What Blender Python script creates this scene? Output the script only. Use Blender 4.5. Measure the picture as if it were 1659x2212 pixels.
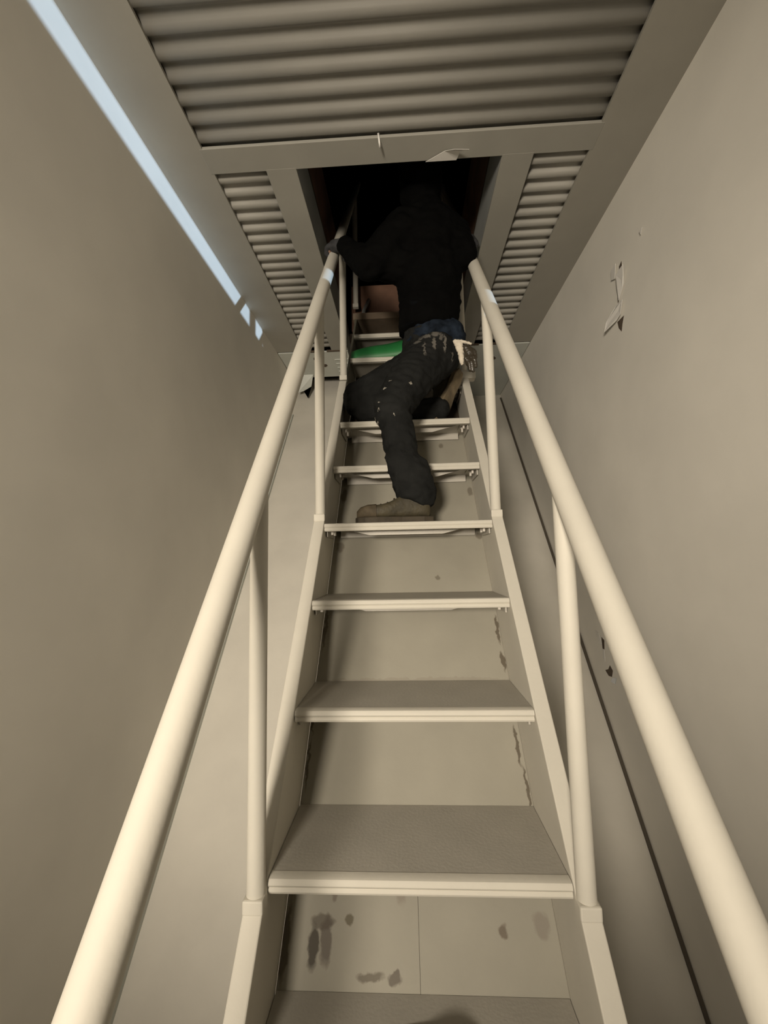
import bpy, bmesh, math, random
from mathutils import Vector, Matrix, noise
random.seed(7)
for o in list(bpy.data.objects): bpy.data.objects.remove(o)
S = bpy.context.scene
C = S.collection

# ------------------------------------------------------------------ camera
cam_d = bpy.data.cameras.new('camera'); cam = bpy.data.objects.new('camera', cam_d); C.objects.link(cam)
cam_d.sensor_width = 36.0; cam_d.lens = 944.07 / 2212 * 36.0; cam_d.clip_start = 0.02
_r = Vector((0.99845071, 0.05175515, -0.02043487)); _u = Vector((0.02570348, -0.1032717, 0.99432102)); _f = Vector((-0.04935089, 0.99330577, 0.10444199))
cam.matrix_world = Matrix(((_r.x, _u.x, -_f.x, -0.00592), (_r.y, _u.y, -_f.y, -1.02694), (_r.z, _u.z, -_f.z, 0.69984), (0, 0, 0, 1)))
S.camera = cam

# ------------------------------------------------------------------ world, sun, lamp, exposure
w = bpy.data.worlds.new('world'); S.world = w; w.use_nodes = True
w.node_tree.nodes['Background'].inputs[0].default_value = (0.55, 0.7, 1.0, 1)
w.node_tree.nodes['Background'].inputs[1].default_value = 0.3
# low daylight glancing in through the slot in the right wall
sd = bpy.data.lights.new('daylight', 'SUN'); sd.energy = 3.9; sd.color = (0.56, 0.76, 1.0); sd.angle = math.radians(0.55)
sun = bpy.data.objects.new('daylight', sd); C.objects.link(sun)
SUN = Vector((-1, 0.92, 0.41)); sun.rotation_euler = SUN.to_track_quat('-Z', 'Y').to_euler()
# warm lamp at the foot of the stair, behind the camera on the left
ld = bpy.data.lights.new('stairwell_lamp', 'SPOT'); ld.shadow_soft_size = 0.30; ld.energy = 600.0; ld.color = (1.0, 0.885, 0.73); ld.spot_size = math.radians(74); ld.spot_blend = 1.0
lamp = bpy.data.objects.new('stairwell_lamp', ld); C.objects.link(lamp); lamp.location = (-0.73, -3.0, 0.92)
lamp.rotation_euler = (Vector((-0.25, 1.2, 1.14)) - lamp.location).to_track_quat('-Z', 'Y').to_euler()
vs = S.view_settings; vs.view_transform = 'Standard'; vs.look = 'None'; vs.gamma = 1.0; vs.use_curve_mapping = False; vs.exposure = 0.0

# ------------------------------------------------------------------ materials
def mat(name, col, rough=0.5, var=0.0, scale=6.0, bump=0.0, bscale=40.0, spec=0.5, metal=0.0, col2=None, thr=None):
    m = bpy.data.materials.new(name); m.use_nodes = True
    nt = m.node_tree; b = nt.nodes['Principled BSDF']
    b.inputs['Base Color'].default_value = (*col, 1); b.inputs['Roughness'].default_value = rough
    b.inputs['Specular IOR Level'].default_value = spec; b.inputs['Metallic'].default_value = metal
    tc = nt.nodes.new('ShaderNodeTexCoord')
    if var or col2:
        n = nt.nodes.new('ShaderNodeTexNoise'); n.inputs['Scale'].default_value = scale; n.inputs['Detail'].default_value = 5
        nt.links.new(tc.outputs['Object'], n.inputs['Vector'])
        r = nt.nodes.new('ShaderNodeValToRGB')
        if col2:
            a, c = thr or (0.4, 0.6)
            r.color_ramp.elements[0].position = a; r.color_ramp.elements[1].position = c
            r.color_ramp.elements[0].color = (*col, 1); r.color_ramp.elements[1].color = (*col2, 1)
        else:
            r.color_ramp.elements[0].position = 0.3; r.color_ramp.elements[1].position = 0.7
            r.color_ramp.elements[0].color = (*[c * (1 - var) for c in col], 1); r.color_ramp.elements[1].color = (*[min(1, c * (1 + var)) for c in col], 1)
        nt.links.new(n.outputs['Fac'], r.inputs[0]); nt.links.new(r.outputs[0], b.inputs['Base Color'])
    if bump:
        n2 = nt.nodes.new('ShaderNodeTexNoise'); n2.inputs['Scale'].default_value = bscale; n2.inputs['Detail'].default_value = 3
        nt.links.new(tc.outputs['Object'], n2.inputs['Vector'])
        bp = nt.nodes.new('ShaderNodeBump'); bp.inputs['Strength'].default_value = bump; bp.inputs['Distance'].default_value = 0.01
        nt.links.new(n2.outputs['Fac'], bp.inputs['Height']); nt.links.new(bp.outputs[0], b.inputs['Normal'])
    return m

def add_spots(m, spots, warp=0.012, wscale=28.0):
    """worn or dirty marks: list of (centre, radii, colour, strength) in object space, with ragged outline"""
    nt = m.node_tree; b = nt.nodes['Principled BSDF']
    tc = nt.nodes.new('ShaderNodeTexCoord'); nz = nt.nodes.new('ShaderNodeTexNoise'); nz.inputs['Scale'].default_value = wscale; nz.inputs['Detail'].default_value = 4
    nt.links.new(tc.outputs['Object'], nz.inputs['Vector'])
    sc = nt.nodes.new('ShaderNodeVectorMath'); sc.operation = 'MULTIPLY_ADD'
    sc.inputs[1].default_value = (warp * 4,) * 3; sc.inputs[2].default_value = (-warp * 2,) * 3
    nt.links.new(nz.outputs['Color'], sc.inputs[0])
    ad = nt.nodes.new('ShaderNodeVectorMath'); ad.operation = 'ADD'
    nt.links.new(tc.outputs['Object'], ad.inputs[0]); nt.links.new(sc.outputs[0], ad.inputs[1])
    lk = b.inputs['Base Color'].links
    cur = lk[0].from_socket if lk else None
    for (c, r, col, st) in spots:
        s = nt.nodes.new('ShaderNodeVectorMath'); s.operation = 'SUBTRACT'; s.inputs[1].default_value = c
        nt.links.new(ad.outputs[0], s.inputs[0])
        d = nt.nodes.new('ShaderNodeVectorMath'); d.operation = 'DIVIDE'; d.inputs[1].default_value = r
        nt.links.new(s.outputs[0], d.inputs[0])
        l = nt.nodes.new('ShaderNodeVectorMath'); l.operation = 'LENGTH'; nt.links.new(d.outputs[0], l.inputs[0])
        mr = nt.nodes.new('ShaderNodeMapRange'); mr.inputs[1].default_value = 0.75; mr.inputs[2].default_value = 1.15
        mr.inputs[3].default_value = st; mr.inputs[4].default_value = 0.0; nt.links.new(l.outputs['Value'], mr.inputs[0])
        mx = nt.nodes.new('ShaderNodeMix'); mx.data_type = 'RGBA'
        if cur: nt.links.new(cur, mx.inputs[6])
        else: mx.inputs[6].default_value = b.inputs['Base Color'].default_value
        mx.inputs[7].default_value = (*col, 1); nt.links.new(mr.outputs[0], mx.inputs[0])
        cur = mx.outputs[2]
    nt.links.new(cur, b.inputs['Base Color'])

WALLC = (0.80, 0.77, 0.70)
M_wall = mat('plaster_paint', WALLC, 0.75, 0.05, 2.5, 0.015, 60, 0.25)
M_wallr = mat('plaster_paint_right', WALLC, 0.75, 0.05, 2.5, 0.015, 60, 0.25)
M_slope = mat('sloped_slab_paint', (0.68, 0.65, 0.58), 0.8, 0.07, 3.0, 0.05, 50, 0.2)
M_border = mat('border_plate_paint', (0.33, 0.315, 0.275), 0.6, 0.05, 4.0, 0.03, 50, 0.3)
M_ceil = mat('ceiling_paint', (0.31, 0.30, 0.265), 0.6, 0.05, 4.0, 0.03, 50, 0.3)
M_deck_shaded = mat('overhead_deck_shaded', (0.245, 0.236, 0.212), 0.6, 0.05, 4.0, 0.03, 50, 0.3)  # deck paint darkened: the overhead light falloff is put into the colour
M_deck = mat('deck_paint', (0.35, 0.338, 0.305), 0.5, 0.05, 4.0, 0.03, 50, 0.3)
M_rear = mat('rear_sheet_paint', (0.56, 0.58, 0.54), 0.5, 0.05, 5.0)
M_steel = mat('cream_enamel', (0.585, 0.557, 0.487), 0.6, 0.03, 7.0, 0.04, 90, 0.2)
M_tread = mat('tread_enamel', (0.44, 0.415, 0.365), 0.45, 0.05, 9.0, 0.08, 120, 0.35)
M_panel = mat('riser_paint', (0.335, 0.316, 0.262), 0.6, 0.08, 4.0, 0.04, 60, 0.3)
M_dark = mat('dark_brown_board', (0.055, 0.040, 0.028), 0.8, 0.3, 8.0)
M_void = mat('unlit_black_wall', (0.010, 0.009, 0.008), 0.9, 0.2, 3.0)  # near-black colour paints in the darkness of the loft and above the deck
M_brown = mat('red_brown_board', (0.16, 0.085, 0.055), 0.7, 0.25, 6.0)
M_liner = mat('liner_paint', (0.33, 0.34, 0.33), 0.6, 0.06, 5.0)
M_floor = mat('floor_concrete', (0.42, 0.39, 0.34), 0.8, 0.15, 5.0)
M_olive_shaded = mat('olive_shaded_paint', (0.18, 0.17, 0.13), 0.6, 0.1, 6.0)  # dark olive carries the shade of the set-back upper flight in its colour
M_green = mat('green_plastic', (0.02, 0.17, 0.045), 0.5, 0.15, 10.0)
M_white = mat('white_paint', (0.72, 0.70, 0.66), 0.6, 0.05, 12.0)
M_bolt = mat('painted_bolt', (0.62, 0.58, 0.52), 0.5, 0.1, 30.0)
M_rust = mat('rust_scar', (0.09, 0.065, 0.045), 0.9, 0.3, 60.0)
M_metal = mat('bare_metal', (0.7, 0.75, 0.85), 0.2, 0.0, metal=1.0)
M_jacket = mat('black_jacket_cloth', (0.0022, 0.0022, 0.0021), 0.9, 0.3, 12.0, 0.3, 35, 0.05)
M_navy = mat('navy_cloth', (0.010, 0.0145, 0.0225), 0.85, 0.7, 22.0, 0.3, 40, 0.08)
M_pants = mat('charcoal_work_cloth', (0.015, 0.0155, 0.0150), 0.9, 0.25, 14.0, 0.35, 45, 0.06)
M_boot = mat('worn_brown_leather', (0.048, 0.040, 0.023), 0.6, 0.35, 25.0, 0.25, 60, 0.3)
M_sole = mat('boot_sole_rubber', (0.040, 0.031, 0.019), 0.8, 0.3, 30.0)
M_tan = mat('tan_scuffed_leather', (0.066, 0.052, 0.033), 0.7, 0.4, 22.0, 0.2, 60, 0.2)
M_skin = mat('skin', (0.35, 0.21, 0.15), 0.6, 0.05, 20.0)
M_knit = mat('cream_knit', (0.62, 0.56, 0.46), 0.9, 0.1, 40.0, 0.3, 120, 0.1)
M_rubber = mat('black_rubber', (0.035, 0.028, 0.018), 0.35, 0.2, 30.0)
M_gl = mat('grey_glove_cloth', (0.03, 0.03, 0.032), 0.9, 0.3, 30.0)
M_red = mat('maroon_cloth', (0.06, 0.018, 0.014), 0.9, 0.2, 20.0)
M_hair = mat('black_hair', (0.006, 0.005, 0.005), 0.8, 0.2, 40.0)

# ------------------------------------------------------------------ mesh helpers
def obj(name, verts, faces, m, parent=None, smooth=False):
    me = bpy.data.meshes.new(name); me.from_pydata([tuple(v) for v in verts], [], faces)
    bm = bmesh.new(); bm.from_mesh(me); bmesh.ops.recalc_face_normals(bm, faces=bm.faces); bm.to_mesh(me); bm.free()
    if smooth:
        for p in me.polygons: p.use_smooth = True
    me.materials.append(m)
    o = bpy.data.objects.new(name, me); C.objects.link(o)
    if parent: o.parent = parent
    return o
class MB:
    def __init__(s): s.v = []; s.f = []
    def box(s, x0, x1, y0, y1, z0, z1):
        n = len(s.v); s.v += [(x, y, z) for x in (x0, x1) for y in (y0, y1) for z in (z0, z1)]
        s.f += [tuple(n + i for i in q) for q in ((0, 1, 3, 2), (4, 6, 7, 5), (0, 4, 5, 1), (2, 3, 7, 6), (0, 2, 6, 4), (1, 5, 7, 3))]; return s
    def extrude_x(s, prof, x0, x1):
        n = len(s.v); k = len(prof)
        s.v += [(x0, y, z) for y, z in prof] + [(x1, y, z) for y, z in prof]
        s.f += [tuple(range(n, n + k)), tuple(range(n + 2 * k - 1, n + k - 1, -1))]
        s.f += [(n + i, n + (i + 1) % k, n + k + (i + 1) % k, n + k + i) for i in range(k)]; return s
    def extrude_y(s, prof, y0, y1):
        n = len(s.v); k = len(prof)
        s.v += [(x, y0, z) for x, z in prof] + [(x, y1, z) for x, z in prof]
        s.f += [tuple(range(n, n + k)), tuple(range(n + 2 * k - 1, n + k - 1, -1))]
        s.f += [(n + i, n + (i + 1) % k, n + k + (i + 1) % k, n + k + i) for i in range(k)]; return s
    def tube(s, pts, rad, seg=20, cap=True):
        pts = [Vector(p) for p in pts]; rad = rad if isinstance(rad, (list, tuple)) else [rad] * len(pts)
        n = len(s.v); up = None
        for i, p in enumerate(pts):
            t = (pts[min(i + 1, len(pts) - 1)] - pts[max(i - 1, 0)]).normalized()
            if up is None: up = t.orthogonal().normalized()
            a = (up - t * up.dot(t)).normalized(); up = a; b = t.cross(a)
            s.v += [tuple(p + (a * math.cos(q) + b * math.sin(q)) * rad[i]) for q in [2 * math.pi * j / seg for j in range(seg)]]
        for i in range(len(pts) - 1):
            for j in range(seg):
                s.f.append((n + i * seg + j, n + i * seg + (j + 1) % seg, n + (i + 1) * seg + (j + 1) % seg, n + (i + 1) * seg + j))
        if cap:
            s.f.append(tuple(n + j for j in range(seg))); e = n + (len(pts) - 1) * seg; s.f.append(tuple(e + j for j in reversed(range(seg))))
        return s
    def build(s, name, m, parent=None, smooth=False): return obj(name, s.v, s.f, m, parent, smooth)
def auto_smooth(o, ang=40):
    me = o.data; a = math.radians(ang); bm = bmesh.new(); bm.from_mesh(me)
    for f in bm.faces: f.smooth = True
    for e in bm.edges: e.smooth = not (len(e.link_faces) != 2 or e.calc_face_angle(0) > a)
    bm.to_mesh(me); bm.free(); return o
def bevel(o, w=0.003, seg=2):
    md = o.modifiers.new('bevel', 'BEVEL'); md.width = w; md.segments = seg; md.limit_method = 'ANGLE'; return o
def empty(name, loc=(0, 0, 0)):
    o = bpy.data.objects.new(name, None); o.location = loc; o.empty_display_size = 0.1; C.objects.link(o); return o
def tag(o, label, cat, group=None):
    o['label'] = label; o['category'] = cat
    if group: o['group'] = group
    return o
def struct(o, label=None):
    o['kind'] = 'structure'
    if label: o['label'] = label
    return o

# ------------------------------------------------------------------ dimensions
RISE, GO, DEP = 0.28, 0.2286, 0.298
SL = GO / RISE
ZF, ZC, WX, YB = -1.12, 2.35, 1.0, -3.6
RL, RR = 1.03, 1.47          # y of the sloped slabs at z=0, left and right

# ------------------------------------------------------------------ room shell
struct(MB().box(-1.15, 1.15, YB - .1, 3.8, ZF - .1, ZF).build('floor', M_floor), 'dark concrete floor at the foot of the stair')
struct(MB().box(-1.1, -1.0, YB, 3.6, ZF, 2.75).build('wall_left', M_wall), 'tan painted plaster wall left of the stair with a streak of daylight')
z0, z1 = 2.228 + 2 * SUN.z / SUN.x, 2.347 + 2 * SUN.z / SUN.x
y0, y1 = -2.1, 0.122
b = MB(); x0, x1 = 1.0, 1.02
b.box(x0, x1, YB, 3.6, ZF, z0); b.box(x0, x1, YB, 3.6, z1, 2.75); b.box(x0, x1, YB, y0, z0, z1); b.box(x0, x1, y1, 3.6, z0, z1); b.box(x0, x1, -.185, -.085, z0, z1)  # last box: unseen divider bar added to cut a gap in the streak
wall_r = struct(b.build('wall_right', M_wallr), 'tan painted plaster wall right of the stair with chipped paint')
struct(MB().box(-1.15, 1.15, YB - .1, YB, ZF, 2.75).build('wall_front', M_wall), 'plaster wall behind the camera')
# sloped slabs behind the stair
def slab(name, xa, xb, off, lab):
    pr = [(off + ZF * SL, ZF), (off + 2.74 * SL, 2.74), (off + 2.74 * SL + .1, 2.74), (off + ZF * SL + .1, ZF)]
    return struct(MB().extrude_x(pr, xa, xb).build(name, M_slope), lab)
slab('wall_back_left', -1.0, 0.0, RL, 'sloping grey slab behind the left side of the stair')
slab('wall_back_right', 0.0, 1.0, RR, 'sloping grey slab behind the right side of the stair')
# joint bead along the slab and wall corners
MBs = MB().extrude_x([(RR + ZF * SL - .012, ZF), (RR + 2.3 * SL - .012, 2.3), (RR + 2.3 * SL, 2.3), (RR + ZF * SL, ZF)], 0.985, 0.999)
struct(MBs.build('trim_1', mat('joint_gap', (0.10, 0.085, 0.065), 0.9)), 'dark open joint between right wall and sloping slab')
MBs = MB().extrude_x([(RL + ZF * SL - .03, ZF), (RL + 1.95 * SL - .03, 1.95), (RL + 1.95 * SL, 1.95), (RL + ZF * SL, ZF)], -0.985, -0.955)
struct(MBs.build('trim_2', M_rear), 'pale strip in the left corner of the sloping slab')

# ceiling: border plates, hatch frame, three corrugated sheets, rear flat sheets
b = MB(); t = ZC + .012
b.box(-1.0, -.787, YB, 2.27, ZC, t); b.box(.787, 1.0, YB, 2.27, ZC, t)
ceiling = struct(b.build('ceiling', M_border), 'pale ceiling of corrugated steel deck between flat border plates')
bevel(MB().box(-.80, .80, .532, .648, ZC - .001, t).build('hatch_beam', M_ceil, ceiling), .002)
for s in (-1, 1):
    xa, xb = sorted((s * .432, s * .562))
    bevel(MB().box(xa, xb, .640, 2.27, ZC - .0015, t).build('hatch_side_frame', M_ceil, ceiling), .002)
PITCH = .0725
def deck(xa, xb, ya, yb, m=None, name='corrugated_sheet'):
    prof = []; zl, zu = ZC + .013, ZC + (.026 if m else .030)
    y = ya
    while y < yb - 1e-6:
        for dy, z in ((0, zu), (.018, zu), (.023, zu - .003), (.029, zl + .004), (.034, zl), (.054, zl), (.059, zl + .004), (.065, zu - .003), (.070, zu)):
            if y + dy <= yb: prof.append((y + dy, z))
        y += PITCH
    n = len(prof); v = [(xa, y, z) for y, z in prof] + [(xb, y, z) for y, z in prof]
    f = [(i, i + 1, n + i + 1, n + i) for i in range(n - 1)]
    o = obj(name, v, f, m or M_deck, ceiling, True)
    md = o.modifiers.new('thick', 'SOLIDIFY'); md.thickness = .002
    return o
deck(-.98, .98, .535 - 56 * PITCH, .592, M_deck_shaded)
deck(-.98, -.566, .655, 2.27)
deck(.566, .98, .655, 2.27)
# roof slab over the deck, closes the room
b = MB(); b.box(-1.1, 1.1, YB, .60, ZC + .09, ZC + .13); b.box(-1.1, -.44, .60, 3.7, ZC + .09, ZC + .13); b.box(.44, 1.1, .60, 3.7, ZC + .09, ZC + .13)
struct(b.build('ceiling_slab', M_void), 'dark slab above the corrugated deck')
# rear sheets past the end of the deck
for nm, xa, xb, yb in (('rear_sheet', -.995, -.435, 2.76), ('rear_sheet', .435, .995, 3.39)):
    o = MB().box(xa, xb, 2.285, yb, ZC - .004, ZC + .006).build(nm, M_rear, ceiling)
for xa, xb in ((-.74, -.66), (-.60, -.47), (.50, .60), (.66, .74)):
    MB().box(xa, xb, 2.268, 2.286, ZC - .006, ZC + .004).build('seam_slot', M_rust, ceiling)
for s, xa in ((-1, -.62), (1, .62)):
    for k in range(4):
        y = 2.42 + k * .075
        obj('pressed_rib', [(s * .45, y, ZC - .010), (s * .56, y, ZC - .010), (s * .56, y + .03, ZC - .004), (s * .45, y + .03, ZC - .004), (s * .45, y, ZC - .004), (s * .56, y, ZC - .004)], [(0, 1, 2, 3), (0, 4, 5, 1), (0, 3, 4), (1, 5, 2)], M_rear, ceiling)
for (x, y) in ((-.72, 2.40), (-.69, 2.47), (-.66, 2.53), (.72, 2.44), (.76, 2.52), (.74, 2.57)):
    pts = [(x + random.uniform(.012, .028) * math.cos(a), y + random.uniform(.016, .034) * math.sin(a)) for a in [i * math.pi / 4 for i in range(8)]]
    n = len(pts); obj('rust_hole', [(px, py, ZC - .0075) for px, py in pts] + [(px, py, ZC - .004) for px, py in pts], [tuple(range(n)), tuple(range(2 * n - 1, n - 1, -1))] + [(i, (i + 1) % n, n + (i + 1) % n, n + i) for i in range(n)], M_rust, ceiling)
# peeling tape on the hatch beam, wire end, torn tape at the rear left
def sheet(name, pts, th, m, parent, axis=2):
    n = len(pts); d = Vector((0, 0, 0)); d[axis] = th
    v = [Vector(p) for p in pts] + [Vector(p) + d for p in pts]
    return obj(name, v, [tuple(range(n)), tuple(range(2 * n - 1, n - 1, -1))] + [(i, (i + 1) % n, n + (i + 1) % n, n + i) for i in range(n)], m, parent)
sheet('peeling_tape', [(.115, .648, ZC - .006), (.19, .600, ZC - .010), (.225, .575, ZC - .030), (.285, .575, ZC - .035), (.255, .602, ZC - .012), (.243, .648, ZC - .006)], .0015, M_white, ceiling)
MB().tube([(-.075, .525, ZC + .01), (-.072, .535, ZC - .02), (-.070, .545, ZC - .028), (-.068, .555, ZC - .01)], .004, 8).build('wire_end', M_white, ceiling, True)
sheet('torn_tape', [(-.95, 2.70, ZC - .006), (-.80, 2.70, ZC - .006), (-.83, 2.76, ZC - .09), (-.86, 2.76, ZC - .20), (-.90, 2.76, ZC - .13), (-.95, 2.75, ZC - .15)], .002, M_rear, ceiling)

# hatch liner and the dark room above
b = MB(); zt = 2.56
for s in (-1, 1):
    xa, xb = sorted((s * .432, s * .445)); b.box(xa, xb, .60, 3.3, t, zt)
b.box(-.445, .445, .60, .612, t, zt)
struct(b.build('trim_3', M_liner), 'grey boxed reveal around the ceiling hatch')
b = MB()
b.box(-1.15, -.432, .3, 3.7, zt, zt + .02); b.box(.432, 1.15, .3, 3.7, zt, zt + .02); b.box(-.44, .44, .3, .60, zt, zt + .02); b.box(-.44, .44, 2.345, 3.7, 2.50, 2.52)
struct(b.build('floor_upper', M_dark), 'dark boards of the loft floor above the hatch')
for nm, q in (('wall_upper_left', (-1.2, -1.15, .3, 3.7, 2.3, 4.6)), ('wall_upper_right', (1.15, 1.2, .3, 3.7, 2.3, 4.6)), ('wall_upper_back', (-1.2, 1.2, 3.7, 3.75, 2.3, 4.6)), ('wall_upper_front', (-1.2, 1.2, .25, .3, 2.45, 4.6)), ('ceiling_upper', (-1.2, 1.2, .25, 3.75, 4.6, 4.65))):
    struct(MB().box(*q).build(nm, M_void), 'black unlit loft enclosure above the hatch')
struct(MB().box(.4475, .47, .85, 2.2, zt + .02, 3.1).build('trim_4', M_brown), 'reddish brown stud edge beside the hatch')
struct(MB().box(-.4700, -.4475, .9, 2.2, zt + .02, 3.0).build('trim_5', M_brown), 'reddish brown stud edge left of the hatch')
struct(MB().box(-.36, .36, 2.05, 2.345, 2.47, 2.52).build('trim_6', mat('landing_wood', (0.20, 0.15, 0.105), 0.7, 0.2, 8.0)), 'brown wooden landing edge at the head of the stair')
board = tag(bevel(MB().box(-.40, .40, 2.30, 2.33, 2.52, 2.90).build('plywood_board', M_brown), .003), 'red-brown board standing at the head of the stair inside the hatch', 'board')
pipe = empty('white_rod', (-.276, 2.19, 2.52)); tag(pipe, 'short white rod leaning on the red-brown board in the hatch', 'rod')
MB().tube([(-.02, -.02, 0.0), (-.015, .0, .10), (.02, .085, .24)], .014, 10).build('rod_shaft', M_liner, pipe, True)
MB().tube([(-.022, -.023, -.0), (-.019, -.012, .055)], .018, 10).build('rod_grip', M_white, pipe, True)

# chipped plaster on the right wall: flakes are curled pieces of paint, scars are the bare patches
def flake(cy, cz, pts, lift, m=M_white, base=.0015, name='paint_flake'):
    n = len(pts); v = []
    for (dy, dz) in pts: v.append((1.0 - base - lift(dy, dz), cy + dy, cz + dz))
    v2 = [(x + .0015, y, z) for x, y, z in v]
    obj(name, v + v2, [tuple(range(n)), tuple(range(2 * n - 1, n - 1, -1))] + [(i, (i + 1) % n, n + (i + 1) % n, n + i) for i in range(n)], m, wall_r)
flake(.872, 1.91, [(-.045, .055), (.02, .05), (.055, .0), (.045, -.06), (.015, -.035), (-.01, -.01)], lambda a, c: .022 if c > .03 else .006)
flake(.935, 2.00, [(-.02, .03), (.025, .025), (.03, -.02), (-.005, -.035)], lambda a, c: .008)
flake(.950, 1.785, [(-.075, .045), (-.02, .05), (.05, .005), (.075, -.03), (-.01, -.02), (-.05, -.01)], lambda a, c: .030 if a > .03 else .012)
flake(.890, 1.955, [(-.012, .06), (.012, .05), (.014, -.05), (-.01, -.04)], lambda a, c: 0, M_rust, .001, 'bare_scar')
flake(.925, 1.895, [(-.01, .02), (.012, .02), (.012, -.05), (-.006, -.03)], lambda a, c: 0, M_rust, .001, 'bare_scar')
flake(.925, 1.745, [(-.03, .02), (.03, .022), (.022, -.012), (.0, -.04), (-.012, -.01)], lambda a, c: 0, M_rust, .001, 'bare_scar')
flake(1.375, .262, [(-.022, .03), (.01, .035), (.028, .0), (.012, -.04), (-.014, -.03)], lambda a, c: .020 if c > 0 else .004)
flake(1.352, .235, [(-.014, .02), (.016, .03), (.012, -.04), (-.006, -.05)], lambda a, c: 0, M_rust, .001, 'bare_scar')
flake(1.34, .18, [(-.01, .03), (.012, .03), (.01, -.03), (-.008, -.03)], lambda a, c: .006)
flake(1.305, .105, [(-.04, .015), (-.012, .035), (.01, .01), (.045, -.002), (.01, -.022), (-.025, -.018)], lambda a, c: 0, M_rust, .001, 'bare_scar')
flake(1.255, .075, [(-.03, .02), (.012, .012), (.035, -.014), (-.012, -.012)], lambda a, c: .001, M_metal, .003, 'bare_screw')
flake(.70, 2.02, [(-.012, .008), (.012, .008), (.004, -.012)], lambda a, c: .006)

# ------------------------------------------------------------------ stair
stair = tag(empty('ship_stair', (0, 0, ZF)), 'steep cream painted steel ship stair with pipe handrails rising through the ceiling hatch', 'stairs')
def under(o, parent=stair): o.parent = parent; o.matrix_parent_inverse = Matrix.Translation(-Vector((0, 0, ZF))); return o
def spart(o): return under(o)
# stringers: front face in the plane of the nosings
ZT = 1.735
for s in (-1, 1):
    xa, xb = sorted((s * .331, s * .374)); g = .004
    pr = [(ZF * SL + g, ZF), (ZT * SL + g, ZT), (ZT * SL + DEP, ZT), (ZF * SL + DEP, ZF)]
    st = bevel(spart(MB().extrude_x(pr, xa, xb).build('stringer', M_steel)), .003)
    pr = [(ZT * SL + .03, ZT), (2.5 * SL + .03, 2.5), (2.5 * SL + DEP, 2.5), (ZT * SL + DEP, ZT)]
    xa, xb = sorted((s * .331, s * .345))
    spart(MB().extrude_x(pr, xa, xb).build('upper_stringer', M_olive_shaded))
    # head bracket at the end of the stringer
    if s > 0:
        spart(bevel(MB().box(.325, .415, ZT * SL - .01, ZT * SL + .05, ZT - .02, ZT + .02).build('head_bracket', M_steel), .003))
# treads
prof = [(DEP - .002, 0), (.0285, 0), (.0285, -.010), (DEP - .002, -.010)]
nose = [(.0275, .0008), (.012, .0008), (.005, -.0015), (.001, -.007), (.0, -.012), (.002, -.016), (.005, -.0185), (.0025, -.021), (.0015, -.026), (.004, -.031), (.0275, -.031)]
gus = [(-.29, -.009), (-.27, -.018), (-.155, -.046), (.145, -.046), (.26, -.018), (.29, -.009)]
for k in range(-4, 9):
    m = M_tread
    zb, yb = k * RISE, k * GO
    T = auto_smooth(MB().extrude_x([(y, z) for y, z in prof], -.3295, .3295).build('tread', m), 35)
    T.parent = stair; T.location = (0, yb, zb - ZF)
    auto_smooth(MB().extrude_x(nose, -.3295, .3295).build('nosing', M_steel, T), 35)
    if 0 <= k <= 6:
        MB().extrude_y(gus, .085, .091).build('stiffener', M_tread, T)
        MB().extrude_x([(DEP - .05, -.010), (DEP - .05, -.046), (DEP - .044, -.046), (DEP - .044, -.016), (DEP - .01, -.016), (DEP - .01, -.010)], -.30, .30).build('rear_angle', M_tread, T)
        for s in (-1, 1):
            xa, xb = sorted((s * .29, s * .328)); xc, xd = sorted((s * .322, s * .328))
            bevel(MB().box(xa, xb, .04, .20, -.016, -.010).box(xc, xd, .04, .20, -.052, -.010).build('end_cleat', M_tread, T), .001)
            for yy in (.055, .12):
                bo = MB().tube([(s * .306, yy, -.014), (s * .306, yy, -.043)], .0055, 8)
                bo.tube([(s * .306, yy, -.017), (s * .306, yy, -.025)], .010, 6); bo.build('bolt', M_bolt, T)
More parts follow.
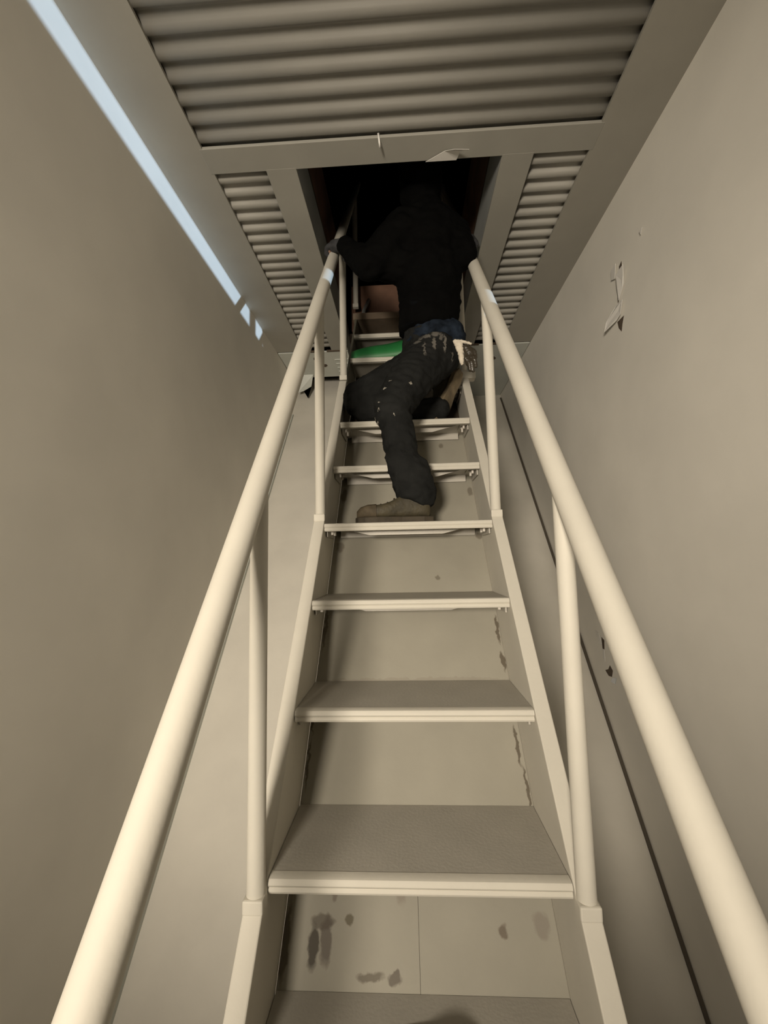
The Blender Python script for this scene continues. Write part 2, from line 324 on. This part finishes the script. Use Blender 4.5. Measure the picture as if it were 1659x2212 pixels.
# riser panels in the plane of the tread backs
def panel(za, zb_, xa, xb, m, name='riser_panel'):
    pr = [(DEP + za * SL, za), (DEP + zb_ * SL, zb_), (DEP + zb_ * SL + .02, zb_), (DEP + za * SL + .02, za)]
    return spart(MB().extrude_x(pr, xa, xb).build(name, m))
DK = (0.11, 0.09, 0.065)
def py(z): return DEP + z * SL
sp = [((-.255, py(-.225), -.225), (.014, .05, .036), (.07, .06, .045), .95), ((-.225, py(-.22), -.215), (.014, .05, .042), (.13, .11, .09), .85), ((-.235, py(-.19), -.19), (.028, .04, .010), (.10, .08, .06), .7),
      ((-.212, py(-.145), -.145), (.010, .04, .018), (.2, .17, .14), .8), ((-.17, py(-.185), -.187), (.010, .03, .010), (.12, .10, .06), .8),
      ((-.042, py(-.14), -.14), (.016, .05, .028), (.25, .22, .18), .7), ((-.035, py(-.10), -.095), (.006, .05, .035), (.2, .17, .13), .8),
      ((.006, py(-.085), -.082), (.012, .02, .006), (.12, .09, .05), .9), ((.205, py(-.20), -.20), (.012, .03, .011), (.15, .12, .09), .85), ((.20, py(-.06), -.06), (.008, .03, .014), (.28, .24, .2), .6),
      ((-.115, py(-.262), -.262), (.03, .04, .008), (.14, .12, .09), .8), ((-.06, py(-.262), -.262), (.016, .04, .008), (.12, .10, .08), .8), ((.295, py(-.19), -.19), (.02, .05, .02), (.22, .19, .16), .6),
      ((.29, py(.22), .222), (.020, .04, .024), (.14, .12, .10), .9), ((.262, py(.225), .225), (.008, .04, .018), (.3, .27, .22), .7), ((.318, py(.12), .12), (.005, .10, .05), DK, .9), ((.322, py(.03), .03), (.0045, .10, .05), DK, .9),
      ((.322, py(.33), .33), (.006, .10, .03), DK, .9), ((.322, py(.43), .43), (.006, .1, .05), DK, .9), ((.318, py(.79), .79), (.012, .05, .018), DK, .6),
      ((-.322, py(.20), .20), (.0045, .10, .06), DK, .9), ((-.322, py(.08), .08), (.0045, .10, .06), DK, .8), ((-.322, py(.44), .44), (.006, .1, .09), DK, .7), ((-.322, py(-.08), -.08), (.010, .1, .09), DK, .8), ((-.322, py(-.22), -.22), (.010, .1, .06), DK, .8),
      ((-.30, py(.75), .75), (.018, .05, .025), DK, .55), ((-.31, py(1.0), 1.02), (.016, .06, .05), DK, .7), ((.315, py(1.0), 1.02), (.012, .06, .03), DK, .6),
      ((.12, py(.62), .615), (.010, .02, .008), DK, .6), ((.20, py(1.33), 1.31), (.016, .03, .022), DK, .6), ((0, py(.285), .282), (.33, .04, .006), (.25, .22, .18), .4)]
add_spots(M_panel, [((c[0], c[1], c[2] + 0.0), r, col, st) for c, r, col, st in sp], .006, 40)
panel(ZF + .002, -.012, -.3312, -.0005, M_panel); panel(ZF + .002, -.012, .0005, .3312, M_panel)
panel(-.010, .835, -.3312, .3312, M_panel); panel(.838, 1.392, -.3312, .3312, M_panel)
panel(1.395, 1.68, -.3312, .3312, M_dark, 'dark_riser_panel'); panel(1.683, 2.5, -.33, .33, M_olive_shaded, 'upper_riser_panel')
# posts and handrails
def railz(s, y): return (.905 + 1.24 * y) if s < 0 else (.885 + 1.252 * y)
for s in (-1, 1):
    for yp in (-.75, -.012, .722, 1.452, 2.18):
        zb = yp / SL; xx = s * .352
        if yp < -.7: yp = -.62; zb = ZF + .14
        zt_ = railz(s, yp)
        pts = [(xx, yp, zb - .005), (xx, yp, zb + .02), (xx, yp, zt_ - .005)]
        p_ = spart(MB().tube(pts, .0205, 20).build('post', M_steel)); auto_smooth(p_, 50)
        bp = MB().box(xx - .0224, xx + .0224, yp - .0245, yp + .012, zb - .034, zb - .004)
        base = bevel(bp.build('base_plate', M_steel, p_), .004)
    ya, yb = -.80, 2.45
    R_ = spart(MB().tube([(s * .352, ya, railz(s, ya)), (s * .352, .5, railz(s, .5)), (s * .352, yb, railz(s, yb))], .0275, 28).build('handrail', M_steel)); auto_smooth(R_, 50)

# ------------------------------------------------------------------ things on the stair
grn = empty('green_bag', (-.1, 1.71, 1.9605)); tag(grn, 'flat green plastic bag lying on a tread near the top of the stair', 'bag')
v = []; n = 13
for i in range(n):
    t_ = i / (n - 1); x = -.23 + .46 * t_
    h = .085 + .075 * min(1, t_ * 1.15) ** .8; h *= 1 + .04 * math.sin(9 * t_)
    for j in range(9):
        a = math.pi * j / 8
        v.append((x, .09 * math.cos(a) * (.7 + .3 * t_), .001 + h * math.sin(a) ** .8))
f = [(i * 9 + j, i * 9 + j + 1, (i + 1) * 9 + j + 1, (i + 1) * 9 + j) for i in range(n - 1) for j in range(8)]
f += [tuple(range(9)), tuple((n - 1) * 9 + j for j in reversed(range(9)))] + [(i * 9, (i + 1) * 9, (i + 1) * 9 + 8, i * 9 + 8) for i in range(n - 1)]
obj('bag_body', v, f, M_green, grn, True)
MB().tube([(-.235, -.03, .006), (-.245, 0, .016), (-.235, .03, .006)], .008, 8).build('bag_seam', M_green, grn, True)

rag = empty('dark_red_rag', (.05, -.075, -.28)); tag(rag, 'dark maroon rag on the lowest tread in view', 'rag')
v = []; nx, ny = 15, 7
for i in range(nx):
    for j in range(ny):
        x = -.10 + .20 * i / (nx - 1); y = -.08 + .15 * j / (ny - 1)
        e = max(0, 1 - (abs(x) / .1) ** 3) * max(0, 1 - (abs(y + .005) / .08) ** 4)
        v.append((x, y, .002 + e * (.022 + .006 * math.sin(40 * x + 25 * y))))
f = [(i * ny + j, i * ny + j + 1, (i + 1) * ny + j + 1, (i + 1) * ny + j) for i in range(nx - 1) for j in range(ny - 1)]
o = obj('rag_cloth', v, f, M_red, rag, True); md = o.modifiers.new('t', 'SOLIDIFY'); md.thickness = .002

# ------------------------------------------------------------------ person
_bm = bmesh.new(); bmesh.ops.create_icosphere(_bm, subdivisions=2, radius=1); _bm.verts.ensure_lookup_table()
ICO_V = [tuple(v_.co) for v_ in _bm.verts]; ICO_F = [tuple(v_.index for v_ in f_.verts) for f_ in _bm.faces]; _bm.free()
def blob(name, chains, m, parent, voxel=.010, smooth=6, fold=0.0, fscale=14.0, extra=None):
    """continuous surface grown over chains of (position, radius or (rx,ry,rz))"""
    V, F = [], []
    for ch in chains:
        for (p0, r0), (p1, r1) in zip(ch[:-1], ch[1:]):
            r0 = (r0,) * 3 if not isinstance(r0, tuple) else r0; r1 = (r1,) * 3 if not isinstance(r1, tuple) else r1
            p0, p1 = Vector(p0), Vector(p1); L = (p1 - p0).length; n = max(2, int(L / (min(min(r0), min(r1)) * .3)) + 1)
            for i in range(n + 1):
                t_ = i / n; p = p0.lerp(p1, t_); r = [a + (c - a) * t_ for a, c in zip(r0, r1)]; k = len(V)
                V += [(p.x + q[0] * r[0], p.y + q[1] * r[1], p.z + q[2] * r[2]) for q in ICO_V]; F += [tuple(k + j for j in f_) for f_ in ICO_F]
    me = bpy.data.meshes.new('tmp'); me.from_pydata(V, [], F)
    o = bpy.data.objects.new('tmp', me); C.objects.link(o)
    md = o.modifiers.new('r', 'REMESH'); md.mode = 'VOXEL'; md.voxel_size = voxel
    md = o.modifiers.new('s', 'SMOOTH'); md.factor = .5; md.iterations = smooth
    bpy.context.view_layer.update(); dg = bpy.context.evaluated_depsgraph_get()
    nm = bpy.data.meshes.new_from_object(o.evaluated_get(dg)); bpy.data.objects.remove(o); bpy.data.meshes.remove(me)
    nm.name = name
    if fold:
        for vx, nn in [(v_, v_.normal.copy()) for v_ in nm.vertices]:
            c = vx.co; q = Vector((c.x * fscale, c.y * fscale, c.z * fscale * 1.7))
            d = noise.noise(q) * .65 + noise.noise(q * 2.3) * .35; d = 1 - abs(d) * 2.2
            vx.co = c + nn * (fold * (d - .45))
    if extra: extra(nm)
    for p in nm.polygons: p.use_smooth = True
    nm.materials.clear(); nm.materials.append(m)
    o = bpy.data.objects.new(name, nm); C.objects.link(o); o.parent = parent
    o.matrix_parent_inverse = parent.matrix_world.inverted() if parent else Matrix()
    return o
person = tag(empty('person', (.03, .78, .84)), 'person in dark paint-spattered trousers and black jacket climbing up through the hatch', 'person')
bpy.context.view_layer.update()
J = dict(Lank=(.035, .79, .955), Lshin=(-.005, .81, 1.119), Lknee=(-.056, .845, 1.352), Lthigh=(.03, .95, 1.525), Lhip=(.130, 1.06, 1.675),
         pel=(.150, 1.10, 1.735), Rhip=(.11, 1.17, 1.70), Rknee=(-.245, 1.255, 1.565), Rshin=(.02, 1.265, 1.475), Rank=(.235, 1.27, 1.50),
         waist=(.150, 1.08, 1.84), belly=(.142, 1.05, 1.95), chest=(.137, 1.0, 2.13), shc=(.140, .97, 2.31), neck=(.120, .965, 2.42), head=(.098, .965, 2.545),
         Lsh=(.015, .92, 2.27), Lelb=(-.145, .915, 2.085), Lwr=(-.285, 1.03, 2.285), Rsh=(.262, 1.02, 2.31), Relb=(.30, .96, 2.14), Rwr=(.335, 1.08, 2.30))
g = lambda k: Vector(J[k])
# body: one continuous figure (mostly inside the clothes), head with face and two hands
hd = g('head')   # head centre
TH = math.radians(-75)          # the head is turned away from the camera
def H(x, y, z): return hd + Vector((x * math.cos(TH) - y * math.sin(TH), x * math.sin(TH) + y * math.cos(TH), z))
def fingers(wr, d, curl, spread, th):
    """palm chain and five fingers curling round the rail: d = hand direction, curl = direction the fingers bend to"""
    d = d.normalized(); curl = (curl - d * curl.dot(d)).normalized(); sp_ = d.cross(curl) * spread
    ch = []; palm = wr + d * .07
    ch.append([(wr, (.026,) * 3), (wr + d * .03, .030), (palm, .030)])
    for i, (off, L) in enumerate(((-.030, .062), (-.010, .074), (.010, .070), (.029, .056))):
        b0 = palm + sp_ * off + d * .008; k1 = b0 + d * L * .45 + curl * L * .18; k2 = k1 + d * L * .05 + curl * L * .42; k3 = k2 - d * L * .22 + curl * L * .18
        ch.append([(palm + sp_ * off * .8 - d * .02, .012), (b0, .0105), (k1, .0095), (k2, .0088), (k3, .008)])
    tb = wr + d * .02 + sp_ * (-.030 * th)
    ch.append([(tb, .014), (tb + d * .022 + sp_ * (-.022 * th) + curl * .02, .0115), (tb + d * .036 + sp_ * (-.022 * th) + curl * .055, .0095)])
    return ch
rail_dir = Vector((0, .628, .778))
Lh = fingers(g('Lwr'), Vector((-.45, .35, .25)), Vector((-.2, .5, -.6)), 1, 1)
Rh = fingers(g('Rwr'), Vector((.15, .5, .45)), Vector((.5, .3, -.5)), 1, -1)
body_ch = [[(g('pel'), (.14, .12, .10)), (g('waist'), (.125, .105, .08)), (g('belly'), (.125, .105, .08)), (g('chest'), (.15, .115, .1)), (g('shc'), (.13, .10, .06)), (g('neck'), .055), (hd + Vector((0, 0, -.05)), .06)],
           [(hd, (.080, .098, .11)), (H(.02, 0, .03), (.078, .09, .095))], [(H(-.04, 0, -.07), (.05, .055, .05)), (H(-.06, 0, -.065), .045)],
           [(H(-.095, 0, .01), .012), (H(-.113, 0, -.022), .014)],                                              # nose
           [(H(-.094, -.025, -.062), .008), (H(-.10, 0, -.062), .009), (H(-.094, .025, -.062), .008)],            # lips
           [(H(-.088, -.032, .028), .010), (H(-.088, -.02, .03), .010)], [(H(-.088, .032, .028), .010), (H(-.088, .02, .03), .010)],   # brows
           [(H(.01, -.079, .02), (.009, .02, .02)), (H(.012, -.079, -.025), (.008, .012, .014))], [(H(.01, .079, .02), (.009, .02, .02)), (H(.012, .079, -.025), (.008, .012, .014))],   # ears
           [(g('Lsh'), .06), (g('Lelb'), .045), (g('Lwr'), .03)], [(g('Rsh'), .06), (g('Relb'), .045), (g('Rwr'), .03)], [(g('Lsh'), .06), (g('shc'), .07), (g('Rsh'), .06)],
           [(g('Lhip'), .085), (g('Lknee'), .058), (g('Lshin'), .050), (g('Lank'), .038), (g('Lank') + Vector((-.05, 0, -.05)), .035)], [(g('Rhip'), .085), (g('Rknee'), .055), (g('Rshin'), .05), (g('Rank') + Vector((-.06, 0, -.01)), .036)]] + Lh + Rh
blob('body', body_ch, M_skin, person, .009, 4)
for s in (-1, 1):
    e = MB(); bm = bmesh.new(); bmesh.ops.create_icosphere(bm, subdivisions=2, radius=.012, matrix=Matrix.Translation(H(-.083, s * .030, .008)))
    me = bpy.data.meshes.new('eye'); bm.to_mesh(me); bm.free(); me.materials.append(M_hair); eo = bpy.data.objects.new('eye', me); C.objects.link(eo); eo.parent = person; eo.matrix_parent_inverse = person.matrix_world.inverted()
blob('hair', [[(H(.022, 0, .035), (.088, .098, .098)), (H(.035, 0, -.02), (.084, .085, .08))]], M_hair, person, .008, 4, .004, 60)
# trousers
tr = [[(Vector((.066, .80, .925)), (.050, .062, .02)), (g('Lank') + Vector((.01, 0, .02)), (.084, .074, .03))], [(g('Lank') + Vector((.004, 0, .000)), (.084, .074, .03)), (Vector((.020, .80, 1.04)), (.092, .078, .04)), (g('Lshin') + Vector((.006, 0, -.014)), (.090, .078, .03))],
      [(g('Lshin') + Vector((-.012, 0, .012)), (.076, .074, .03)), (Vector((-.028, .825, 1.235)), .072), (g('Lknee'), .084), (g('Lthigh'), .105), (g('Lhip'), .122)],
      [(g('Lhip') + Vector((.03, 0, .02)), .125), (g('pel'), (.160, .13, .11)), (g('pel') + Vector((.0, -.02, .07)), (.150, .12, .06))], [(g('pel'), .12), (g('Rhip'), .115), (Vector((-.08, 1.22, 1.625)), .098), (g('Rknee'), .088)],
      [(g('Rknee') + Vector((0, 0, -.02)), .086), (g('Rshin'), (.07, .072, .068)), (g('Rank') + Vector((-.05, 0, -.01)), (.06, .066, .062))], [(Vector((-.2, 1.25, 1.48)), .07), (Vector((.0, 1.25, 1.472)), .065)]]
STK = [((.110, .93, 1.742), (.026, .2, .012), .5), ((.160, .96, 1.750), (.020, .2, .014), .5), ((.148, .93, 1.695), (.009, .2, .035), .6), ((.20, .95, 1.70), (.006, .2, .042), .6), ((.183, .95, 1.73), (.010, .2, .018), .4), ((.065, .93, 1.712), (.024, .2, .007), .4),
       ((.10, .9, 1.66), (.005, .2, .046), .5), ((.235, .95, 1.645), (.0045, .2, .022), .5), ((.085, .93, 1.73), (.012, .2, .006), .4)]
add_spots(M_pants, [(c, r, (.20, .185, .16), st) for c, r, st in STK] + [(c, (q, .2, q * k), (.42, .39, .33), .8) for c, q, k in (((-.085, .78, 1.435), .006, 1), ((-.12, .77, 1.28), .009, .7), ((-.130, .77, 1.305), .0045, 1.5), ((-.110, .77, 1.335), .005, 1.2), ((-.108, .77, 1.365), .006, .7), ((-.115, .77, 1.245), .005, 1), ((.03, .85, 1.46), .0045, 1), ((-.06, .85, 1.475), .007, .6), ((-.045, .8, 1.30), .004, 1))], .008, 70)
blob('trousers', tr, M_pants, person, .009, 5, .010, 11)
# navy shirt hem over the seat and black jacket
blob('shirt_hem', [[(Vector((.165, 1.085, 1.765)), (.158, .135, .02)), (Vector((.160, 1.08, 1.83)), (.150, .13, .03))], [(Vector((.255, 1.05, 1.735)), (.055, .08, .03)), (Vector((.24, 1.05, 1.81)), (.06, .09, .04))]], M_navy, person, .007, 5, .012, 13)
jk = [[(Vector((.128, 1.07, 1.83)), (.148, .13, .03)), (g('belly'), (.158, .135, .08)), (g('chest'), (.168, .14, .1)), (g('shc'), (.155, .12, .07)), (g('neck'), (.075, .075, .04))], [(H(.02, 0, -.10), (.10, .09, .04)), (H(.045, 0, .0), (.105, .10, .10)), (H(.02, 0, .055), (.105, .10, .085))],
      [(g('Lsh'), .088), (g('Lelb'), .074), (g('Lelb').lerp(g('Lwr'), .9), .048)], [(g('Rsh'), .085), (g('Relb'), .068), (g('Relb').lerp(g('Rwr'), .9), .046)], [(g('Lsh'), .085), (g('shc'), .10), (g('Rsh'), .085)],
      [(Vector((-.06, .96, 2.13)), .09), (Vector((.03, .98, 2.12)), .10)]]
for hc in (Lh, Rh):
    blob('glove', [[(p_, (r_[0] if isinstance(r_, tuple) else r_) + .0035) for p_, r_ in ch] for ch in hc], M_gl, person, .005, 2)
blob('jacket', jk, M_jacket, person, .010, 5, .012, 10)
# boots
def boot(name, M, worn):
    root = empty(name); root.parent = person
    wm = M; inv = person.matrix_world.inverted()
    root.matrix_parent_inverse = inv; root.matrix_world = wm
    return root
def boot_mesh(M, parent, lab, solem=M_sole):
    # local frame: toe towards -x, sole on z = 0
    secs = [(.002, .024, .075), (-.02, .036, .11), (-.06, .039, .135), (-.10, .038, .13), (-.14, .041, .105), (-.18, .046, .085), (-.22, .049, .078), (-.26, .046, .076), (-.29, .036, .066), (-.303, .022, .05)]
    n = 14; v = []; f = []
    for (x, w_, h) in secs:
        for j in range(n):
            a = 2 * math.pi * j / n; cx, cz = math.cos(a), math.sin(a)
            e = .55
            v.append(M @ Vector((x, w_ * (abs(cx) ** e) * (1 if cx >= 0 else -1), .022 + (h - .022) * .5 * (1 + (abs(cz) ** e) * (1 if cz >= 0 else -1)))))
    for i in range(len(secs) - 1):
        for j in range(n): f.append((i * n + j, i * n + (j + 1) % n, (i + 1) * n + (j + 1) % n, (i + 1) * n + j))
    f += [tuple(range(n)), tuple((len(secs) - 1) * n + j for j in reversed(range(n)))]
    k = len(v)
    sh = MB().tube([(-.055, 0, .07), (-.052, 0, .12), (-.045, 0, .16), (-.042, 0, .19)], [.046, .05, .05, .054], n)
    v += [M @ Vector(q) for q in sh.v]; f += [tuple(k + i for i in q) for q in sh.f]
    up = obj('boot', v, f, M_boot, None, True)
    md = up.modifiers.new('sub', 'SUBSURF'); md.levels = 1; md.render_levels = 1
    up.parent = person; up.matrix_parent_inverse = person.matrix_world.inverted(); up['label'] = lab
    out = [(.010, .026), (-.03, .042), (-.08, .040), (-.12, .038), (-.17, .048), (-.22, .054), (-.27, .047), (-.300, .032), (-.312, .015)]
    ring = [(x, w_) for x, w_ in out] + [(x, -w_) for x, w_ in reversed(out)]
    m_ = len(ring)
    v = [M @ Vector((x, y, z)) for z in (.0, .026) for x, y in ring]
    so = obj('sole', v, [tuple(range(m_)), tuple(range(2 * m_ - 1, m_ - 1, -1))] + [(i, (i + 1) % m_, m_ + (i + 1) % m_, m_ + i) for i in range(m_)], solem)
    so.parent = up; bevel(so, .004); so.matrix_parent_inverse = Matrix()
    # toe cap, welt and laces
    v = []; f = []
    for (x, w_, h) in [(-.225, .051, .081), (-.26, .049, .079), (-.29, .039, .069), (-.306, .024, .052)]:
        for j in range(n):
            a = 2 * math.pi * j / n; cx, cz = math.cos(a), math.sin(a)
            v.append(M @ Vector((x, w_ * (abs(cx) ** .55) * (1 if cx >= 0 else -1), .022 + (h - .022) * .5 * (1 + (abs(cz) ** .55) * (1 if cz >= 0 else -1)))))
    for i in range(3):
        for j in range(n): f.append((i * n + j, i * n + (j + 1) % n, (i + 1) * n + (j + 1) % n, (i + 1) * n + j))
    f.append(tuple(3 * n + j for j in reversed(range(n))))
    tc_ = obj('toe_cap', v, f, M_tan, up, True)
    for i in range(4):
        x = -.20 + i * .028; h = (.079, .086, .101, .118)[i]
        la = MB().tube([M @ Vector((x, -.036, h - .012)), M @ Vector((x - .006, -.018, h + .001)), M @ Vector((x - .008, 0, h + .002)), M @ Vector((x - .006, .018, h + .001)), M @ Vector((x, .036, h - .012))], .003, 6)
        la.build('lace', M_sole, up, True)
    return up
bl = boot_mesh(Matrix.Translation((.098, .790, .8405)) @ Matrix.Rotation(math.radians(3), 4, 'Z'), person, 'worn brown work boot planted on the tread')
# kneeling foot: toe on the tread, heel raised, sole turned to the right
tip = Vector((.185, 1.262, 1.416)); dirt = Vector((-.42, 0, -.9)).normalized(); upv = Vector((-.72, .55, .42)); upv = (upv - dirt * upv.dot(dirt)).normalized()
ax = -dirt; az = upv; ay = az.cross(ax)
M2 = Matrix(((ax.x, ay.x, az.x, 0), (ax.y, ay.y, az.y, 0), (ax.z, ay.z, az.z, 0), (0, 0, 0, 1)))
org = tip - (M2.to_3x3() @ Vector((-.300, 0, 0)))
br = boot_mesh(Matrix.Translation(org) @ M2, person, 'brown work boot of the kneeling leg with its sole turned outward', mat('tan_worn_sole', (0.13, 0.100, 0.060), 0.8, 0.45, 18.0))

# work glove hanging out of the back pocket: knit cuff, rubber palm with five fingers
gl = tag(empty('work_glove', (.275, .935, 1.69)), 'work glove with cream cuff and black rubber fingers tucked in the back pocket', 'glove')
bpy.context.view_layer.update()
gt = Vector((.268, .935, 1.690))
blob('cuff', [[(gt + Vector((-.012, 0, .010)), (.022, .012, .008)), (gt + Vector((.0, 0, -.035)), (.016, .012, .03)), (gt + Vector((.004, 0, -.085)), (.010, .010, .028))], [(gt + Vector((-.01, 0, .012)), (.008, .008, .006)), (gt + Vector((.05, .0, -.006)), (.008, .008, .006))]], M_knit, gl, .004, 3, .004, 50)
fch = [[(gt + Vector((.026, .0, -.022)), (.016, .014, .014)), (gt + Vector((.044, .0, -.050)), (.022, .014, .022))]]
for dx, dz, L in ((.012, -.06, .050), (.024, -.075, .066), (.038, -.075, .070), (.052, -.066, .056)):
    p0 = gt + Vector((.040 + (dx - .03) * .6, .0, -.055)); p1 = gt + Vector((dx + .012, -.004, dz - L * .35)); p2 = p1 + Vector((.006, .006, -L * .55))
    fch.append([(p0, .010), (p1, .0095), (p2, .008)])
fch.append([(gt + Vector((.045, 0, -.03)), .010), (gt + Vector((.066, -.002, -.045)), .009), (gt + Vector((.070, -.002, -.075)), .0075)])
blob('glove_hand', fch, M_rubber, gl, .0035, 2, .002, 60)
